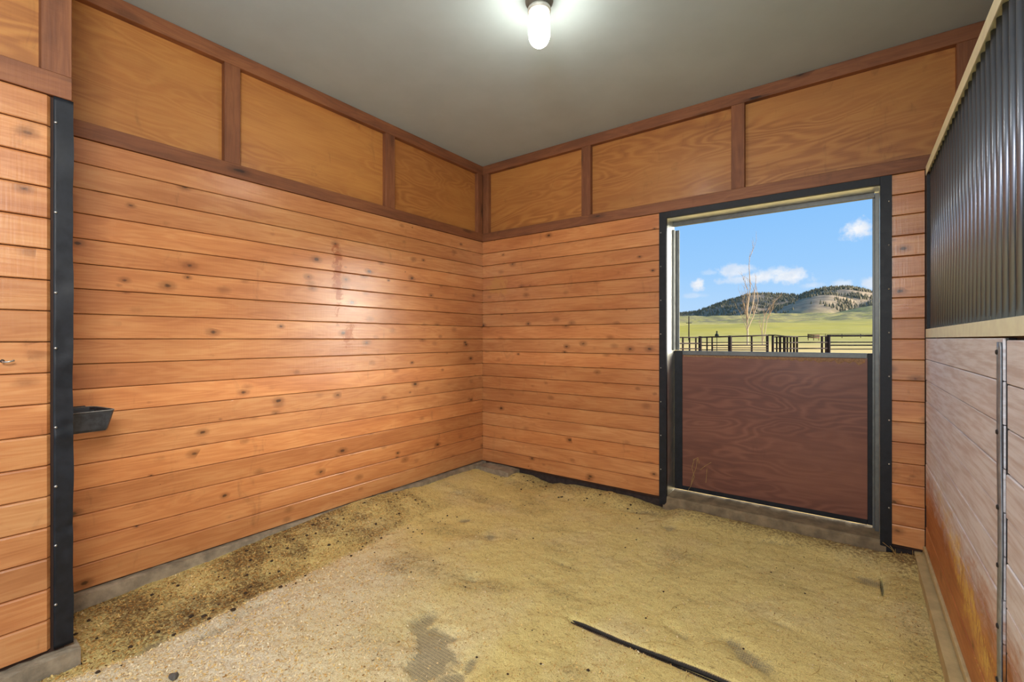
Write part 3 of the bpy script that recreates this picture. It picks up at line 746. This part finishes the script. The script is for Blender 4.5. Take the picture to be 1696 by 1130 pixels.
# a grey stone in the near bedding
x, y = on_z(288, 1122, .05); z = float(samp(H, np.array([x]), np.array([y]))[0])
bm = bmesh.new(); bmesh.ops.create_icosphere(bm, subdivisions=2, radius=.02)
for v in bm.verts: v.co = Vector((v.co.x*1.1, v.co.y*.8, v.co.z*.7))*(1+.18*math.sin(v.co.x*190+v.co.y*130))
me = bpy.data.meshes.new('pebble'); bm.to_mesh(me); bm.free(); me.materials.append(simple('grey_stone', (96, 92, 86), .8))
tag(link('pebble', me, None, (x, y, z+.008)), 'grey pebble lying in the pale shavings at the near left', 'stone')
# straw: thin stalks
mb = MB(); r = random.Random(8)
def stalk(x, y, L, a, rad=.0009, lift=.003):
    pts = []
    for i in range(6):
        t = i/5-.5; px = x+math.cos(a)*L*t+math.sin(a)*L*.12*(t*t)*4; py = y+math.sin(a)*L*t-math.cos(a)*L*.12*(t*t)*4
        pts.append((px, py, float(samp(H, np.array([px]), np.array([py]))[0])+lift))
    mb.tube(pts, rad, 4, False)
for _ in range(260):
    if r.random() < .4: x, y = r.uniform(-2.8, .25), r.uniform(3.35, 3.6)
    else: x, y = r.uniform(-2.9, .25), r.uniform(.8, 3.6)
    stalk(x, y, r.uniform(.03, .13), r.uniform(0, 6.28), r.uniform(.0006, .0013))
for u, v, L, a in ((470, 968, .22, .9), (985, 945, .14, -.9), (1120, 1000, .12, 1.2), (1190, 1060, .16, .7), (1100, 1060, .2, .3)):
    x, y = on_z(u, v, .04); stalk(x, y, L, a, .0012)
tag(mb.build('straw_stalks', strawm), 'thin dry straw stalks strewn over the bedding', 'straw', kind='stuff')
# hay wisps caught on the door panel and the right frame
mb = MB()
def wisp(pts, rad=.0012): mb.tube(pts, rad, 5, False)
yd = JD-.012
def dp(u, v): d = raydir(u, v); k = yd/d.y; return (d.x*k, yd, CZ+d.z*k)
for path in ([(1150, 760), (1146, 775), (1150, 790), (1143, 808)], [(1155, 760), (1153, 775), (1147, 790), (1144, 806)], [(1148, 762), (1156, 758), (1158, 768)], [(1178, 766), (1168, 772), (1160, 778)], [(1171, 776), (1169, 800)], [(1142, 808), (1138, 816)]):
    wisp([dp(u, v) for u, v in path])
tag(mb.build('hay_wisp', strawm), 'curled hay wisps caught on the lower left of the door panel', 'hay')
mb = MB()
for k in range(22):
    x, y = random.uniform(.19, .33), random.uniform(3.70, 3.77)
    z = .05; a = random.uniform(0, 6.28); L = random.uniform(.04, .12)
    mb.tube([(x, y, z), (x+.4*L*math.cos(a), y+.2*L*math.sin(a), z+L*.5), (x+.8*L*math.cos(a), y+.1*L*math.sin(a)-.01, z+L*random.uniform(.3, .9))], .0011, 4, False)
tag(mb.build('hay_tuft', strawm), 'dry hay tuft under the short planks right of the door', 'hay', kind='stuff')

# ------------------------------------------------------------------ outdoors
def th_of(u): return math.atan((u-848)/FPX)-PSI
def tan_of(u, v): return (CY-v)/FPX*math.cos(math.atan((u-848)/FPX))
def sil(pts): return [th_of(p[0]) for p in pts], [tan_of(*p) for p in pts]
silA = sil([(700, 519), (900, 522), (1060, 523), (1125, 521), (1152, 520), (1170, 513), (1200, 503), (1222, 497), (1245, 490), (1270, 489), (1300, 490), (1325, 491), (1345, 484), (1362, 480), (1385, 478.5), (1405, 478), (1425, 481), (1445, 486), (1500, 494), (1600, 500), (2200, 520)])
silB = sil([(700, 532), (1100, 534), (1240, 529), (1280, 517), (1310, 506), (1335, 496), (1350, 492), (1375, 491), (1400, 496), (1420, 503), (1432, 506), (1445, 500), (1500, 498), (1700, 508), (2300, 522)])
silC = sil([(700, 530), (1100, 526), (1150, 524), (1200, 528), (1260, 532), (1330, 528), (1380, 520), (1420, 512), (1445, 508), (1520, 508), (1700, 520), (2300, 530)])
def terrain(r, th):
    tA = np.interp(th, *silA); tB = np.interp(th, *silB); tC = np.interp(th, *silC)
    base = np.interp(r, [0, 30, 60, 100, 200, 400, 800], [-.05, 0, .35, 1.3, 5, 15, 36])
    n = fbm(th*r, r, 60, 501, 4)*np.interp(r, [0, 80, 300, 3000], [0, .2, 3, 24])
    z = base+n
    def ridge(t, r0, r1, rc):
        k = sst(r, r0, rc)*(1-sst(r, rc, r1))
        return (CZ+rc*t)*k
    zC = ridge(tC, 350, 1500, 900); zB = ridge(tB, 800, 3200, 1900); zA = ridge(tA, 1600, 5200, 3200)
    nn = fbm(th*2200, r*.6, 260, 520, 4)
    g = lambda zz, amp: zz+amp*nn*np.clip(zz/120, 0, 1)*np.clip(1-zz/ (np.max(zz)+1), 0, 1)
    return np.maximum.reduce([z*(r < 800)+36*(r >= 800)+0*z, g(zC, 10), g(zB, 60), g(zA, 90)]), zA, zB, zC
rr = np.concatenate([np.linspace(3.6, 60, 70), np.geomspace(62, 800, 90), np.geomspace(812, 4200, 150)])
tt = np.linspace(-1.15, 1.45, 420)
RR, TT = np.meshgrid(rr, tt, indexing='ij')
ZZ, zA, zB, zC = terrain(RR, TT)
GX, GYy = RR*np.sin(TT), RR*np.cos(TT)
terrm, b_, p_ = mat('rangeland')
za = attr(b_, 'forest'); zs = attr(b_, 'sage'); zd = attr(b_, 'dry'); zg = attr(b_, 'grass')
g_ = b_.n('ShaderNodeNewGeometry').outputs['Position']
nA = b_.noise(g_, .03, 6, .7); nB = b_.noise(g_, .35, 5, .7); nC = b_.noise(g_, .09, 5, .7)
c = b_.mix(b_.ss(nB, .35, .7), rgba((178, 162, 76)), rgba((202, 182, 110)))
c = b_.mix(zg, c, b_.mix(nC, rgba((188, 168, 56)), rgba((200, 180, 76))))
c = b_.mix(zd, c, b_.mix(nB, rgba((242, 206, 132)), rgba((226, 188, 110))))
c = b_.mix(b_.m('MULTIPLY', zs, b_.ss(b_.noise(g_, .11, 5, .7), .40, .56)), c, rgba((142, 130, 92)))
c = b_.mix(za, c, b_.mix(b_.ss(nA, .35, .65), rgba((176, 152, 122)), rgba((140, 120, 98))))
b_.inp(p_.inputs['Base Color'], c); p_.inputs['Roughness'].default_value = 1.0; p_.inputs['Specular IOR Level'].default_value = .1
me = grid_mesh('ground', np.stack([GX, GYy, ZZ], -1).reshape(-1, 3), len(rr), len(tt), terrm)
isA = (zA >= np.maximum(zB, zC)-1) & (RR > 1700); isB = (zB >= np.maximum(zA, zC)) & (RR > 950)
pattr(me, 'forest', np.where(isA, .95, np.where(isB, .9, 0))*sst(ZZ, 30, 85))
pattr(me, 'sage', np.clip(sst(RR, 260, 420)*.9+.4*fbm(GX, GYy, 120, 71), 0, 1))
pattr(me, 'dry', 1-sst(RR+12*fbm(GX, GYy, 20, 73), 55, 95))
pattr(me, 'grass', sst(RR, 90, 140)*(1-sst(RR, 230, 330))*np.clip(.6+fbm(GX, GYy, 90, 75), 0, 1))
struct(link('ground', me))
# trees on the far hills: too many and too far to count
def scatter(name, label, n, pick, hgt, colr, seed, cone=True):
    r = np.random.default_rng(seed); th = r.uniform(-.62, .5, n*6); rd = r.uniform(900, 3300, n*6)
    Z, a, b_z, c_ = terrain(rd, th); keep = pick(a, b_z, c_, Z, rd, th, r)
    th, rd, Z = th[keep][:n], rd[keep][:n], Z[keep][:n]; N = len(th)
    x, y = rd*np.sin(th), rd*np.cos(th); h = r.uniform(*hgt, N); w = h*r.uniform(.22, .4, N)
    ang = r.uniform(0, 1.5, N); V = []
    for k in range(4): V.append(np.stack([x+w*np.cos(ang+k*1.571), y+w*np.sin(ang+k*1.571), Z-1], 1))
    V.append(np.stack([x, y, Z+h], 1)); V = np.stack(V, 1).reshape(-1, 3)
    F = np.concatenate([np.stack([np.arange(N)*5+k, np.arange(N)*5+(k+1) % 4, np.arange(N)*5+4], 1) for k in range(4)])
    me = bpy.data.meshes.new(name); me.from_pydata(V.tolist(), [], F.tolist()); me.materials.append(simple(name+'_green', colr, 1, nscale=.02, nvar=.3))
    return tag(link(name, me), label, 'trees', kind='stuff')
scatter('hill_forest', 'dark evergreen forest covering the far ridge beyond the door', 9000, lambda a, b, c, z, r, th, g: (a > np.maximum(b, c)) & (z > 95) & (fbm(th*2500, r, 200, 33) > -.25), (8, 17), (122, 112, 84), 1)
scatter('hill_scrub', 'sparse dark scrub dotted over the tan middle hill', 4500, lambda a, b, c, z, r, th, g: (b > np.maximum(a, c)) & (z > 60) & (fbm(th*2500, r, 160, 35) > .05), (6, 12), (128, 116, 86), 2)
scatter('sagebrush', 'grey green sagebrush clumps on the meadow slope', 4000, lambda a, b, c, z, r, th, g: (r < 1500) & (c >= np.maximum(a, b)) & (fbm(th*1200, r, 120, 37) > .05), (1.2, 3.6), (112, 110, 66), 3)

def zground(x, y):
    r = math.hypot(x, y); return float(terrain(np.array([r]), np.array([math.atan2(x, y)]))[0][0])
# corral fence
FD = 26.0
fence = thing('corral_fence', 'dark timber corral fence running across the yard outside the door', 'fence', tuple(at(1209, 604, FD)))
F0 = Vector(fence.location)
def post(u, vtop, wpx, D=FD, m=fencew, parent=None, org=None, name='post'):
    parent = parent or fence; org = org if org is not None else F0
    p = at(u, vtop, D); w = wpx/FPX*D/2; zb = zground(p.x, p.y)-.3
    n = 9
    return MB().tube([Vector((p.x, p.y, zb))-org, Vector((p.x, p.y, p.z-.02))-org, Vector((p.x, p.y, p.z))-org], [w, w, w*.8], n).build(name, m, parent)
def rail(pts, hpx, D=FD, m=fencew, parent=None, org=None, name='rail'):
    parent = parent or fence; org = org if org is not None else F0
    ps = [at(u, v, D)-org-Vector((.0, .07, 0)) for u, v in pts]
    return MB().tube(ps, hpx*1.3/FPX*D/2, 7).build(name, m, parent)
for u, vt, w in ((1090, 557, 5), (1131, 558, 3), (1142, 558, 2.6), (1152.5, 558, 2.6), (1159.5, 557, 5.5), (1171, 558, 2.4), (1179.5, 557.5, 2.6), (1209, 556, 6.2), (1245, 556, 3), (1271, 554.5, 4.2), (1280, 554.5, 3.8), (1361.5, 557, 3.4), (1368, 556, 3), (1372.5, 554.5, 5.6), (1462, 554, 6), (1620, 554, 5), (1720, 554, 6), (1840, 554, 5), (1960, 554, 6), (1040, 557, 5), (985, 557, 3), (930, 557, 5), (860, 557, 5), (780, 557, 5), (700, 557, 5)): post(u, vt, w)
for pts, h in (([(640, 559), (1124, 559), (1159, 559)], 1.4), ([(640, 569.5), (1159, 569)], 1.8), ([(640, 577.6), (1159, 577.8)], 1.6),
               ([(1159, 558.8), (1209, 557.6), (1245, 556.6), (1272, 555.4)], 1.8), ([(1159, 567.4), (1272, 567)], 1.1), ([(1159, 572.4), (1272, 571.6)], 1.5), ([(1179, 576), (1272, 576.4)], 1.0), ([(1159, 579.6), (1272, 579.8)], 1.2),
               ([(1272, 555.4), (1285, 555.4), (1300, 557.2), (1322, 558)], 1.5), ([(1322, 557.6), (1370, 557)], 1.1), ([(1322, 567.4), (1370, 567.2)], 1.5), ([(1322, 577.4), (1370, 577.2)], 1.6),
               ([(1374, 556.2), (2100, 555.6)], 2.6), ([(1374, 567), (2100, 567)], 1.5), ([(1374, 572), (2100, 572)], 1.7), ([(1374, 578.4), (2100, 578.6)], 1.3)): rail(pts, h)
# close-boarded chute in the fence
ch = thing('cattle_chute', 'close set upright boards of the loading chute within the corral fence', 'chute', tuple(at(1303, 604, FD-.6)))
C0v = Vector(ch.location)
for u, w in ((1286.5, 2.4), (1292, 3.4), (1299, 3.8), (1304, 2.6), (1309.5, 2.6), (1315, 3.2), (1320, 3.0)):
    p = at(u, 557.6, FD-.6); hw = w/FPX*FD/2; zb = zground(p.x, p.y)
    MB().box(p.x-hw, p.x+hw, p.y-.02, p.y+.02, zb, p.z, .004).build('upright_board', fencew, ch).data.transform(Matrix.Translation(-C0v))
for v in (558.2, 568, 577.6): rail([(1283, v), (1322, v-.4)], 1.4, FD-.75, fencew, ch, C0v)
# thin far fence and hay rack
ff = thing('pasture_fence', 'thin far pasture fence behind the corral at the right', 'fence', tuple(at(1394, 566, 88)))
FF = Vector(ff.location)
for u in (1338, 1367, 1394.5, 1425.5, 1456, 1490): post(u, 553, .9, 88, fencew, ff, FF)
rail([(1338, 553.8), (1394, 553.4), (1500, 552.8)], .5, 88, fencew, ff, FF); rail([(1338, 562), (1500, 561.6)], .4, 88, fencew, ff, FF)
hr = thing('hay_rack', 'small brown timber hay rack standing in the far pen', 'hay rack', tuple(at(1347, 562.5, 80)))
HR = Vector(hr.location); rustm = simple('rusty_brown', (96, 52, 36), .9)
for v in (555, 557, 559): rail([(1338, v), (1357, v+.6)], 1.3, 80, rustm, hr, HR)
for u in (1338.5, 1347.5, 1356): post(u, 554.4, .9, 80, rustm, hr, HR, 'leg')
# post with a dark hood just behind the fence
hp = thing('hooded_post', 'thin post topped by a small dark rounded hood behind the corral fence', 'post', tuple(at(1187, 600, 29)))
HP = Vector(hp.location); p = at(1187.3, 557, 29)
MB().tube([Vector((p.x, p.y, zground(p.x, p.y)-.2))-HP, p-HP], .022, 8).build('post', fencew, hp)
k = 29/FPX
MB().lathe([(0, 0), (3.2*k, .2*k), (3.3*k, 1.2*k), (2.6*k, 3.2*k), (1.1*k, 4.6*k), (.9*k, 5.6*k), (1.3*k, 7*k), (1.0*k, 8.3*k), (0, 8.9*k)], tuple(p-HP), 14).build('hood', simple('dark_green_hood', (44, 46, 26), .9), hp)
# utility pole
up_ = thing('utility_pole', 'thin dark utility pole in the meadow at the far left of the view', 'pole', tuple(at(1141, 560, 85)))
UP = Vector(up_.location); p = at(1141, 524, 85)
MB().tube([Vector((p.x, p.y, zground(p.x, p.y)-.5))-UP, p-UP], [.13, .09], 8).build('pole', fencew, up_)
MB().box(p.x-UP.x-.5, p.x-UP.x+.5, p.y-UP.y-.05, p.y-UP.y+.05, p.z-UP.z-1.3, p.z-UP.z-1.2).build('crossarm', fencew, up_)
# bare trees
barkm = simple('pale_bark', (206, 178, 142), .9, nvar=.2); twigm = simple('pale_twigs', (176, 142, 106), .9)
def tree(name, label, u, vbase, vtop, D, spread, seed, forks):
    r = random.Random(seed); p0 = at(u, vbase, D); zg_ = zground(p0.x, p0.y); top = at(u, vtop, D).z
    t = thing(name, label, 'tree', (p0.x, p0.y, zg_), 'bare trees beyond the fence'); Ht = top-zg_
    tr = MB(); tw = MB(); right = Vector((math.cos(PSI), math.sin(PSI), 0)); fw = Vector((-math.sin(PSI), math.cos(PSI), 0))
    def grow(mb, p, d, L, rad, depth):
        pts = [p]; q = p; dd = d.normalized()
        for i in range(4):
            dd = (dd+Vector((r.gauss(0, .07), r.gauss(0, .07), .05))).normalized(); q = q+dd*L/4; pts.append(q)
        mb.tube(pts, [rad*(1-.16*i) for i in range(5)], 6 if depth < 2 else 4, False)
        if depth < 4:
            for k in range(3 if depth < 3 else 2):
                s = pts[r.choice([2, 3, 4])]; a = r.uniform(0, 6.28); out = right*math.cos(a)+fw*math.sin(a)
                grow(tw, s, dd*1.3+out*r.uniform(.35, .8)*spread, L*r.uniform(.4, .6), rad*.5, depth+1)
    for (dx, L, rad, zs_) in forks:
        grow(tr, Vector((0, 0, zs_*Ht)), Vector((0, 0, 1))+right*dx, Ht*L, rad*1.35, 1)
    tr.build('trunk', barkm, t); tw.build('branches', twigm, t)
tree('bare_tree', 'tall bare pale tree rising past the hill behind the corral fence', 1238, 566, 473, 60, .8, 4, [(.0, .98, .085, 0), (.06, .5, .07, .02), (.32, .5, .05, .27), (-.3, .38, .035, .22), (.22, .5, .05, .42), (-.2, .3, .03, .4)])
tree('bare_tree', 'shorter thin bare tree right of the tall one behind the fence', 1263, 566, 518, 62, .8, 9, [(.0, .95, .06, 0), (.16, .7, .05, .1), (-.2, .5, .03, .2)])
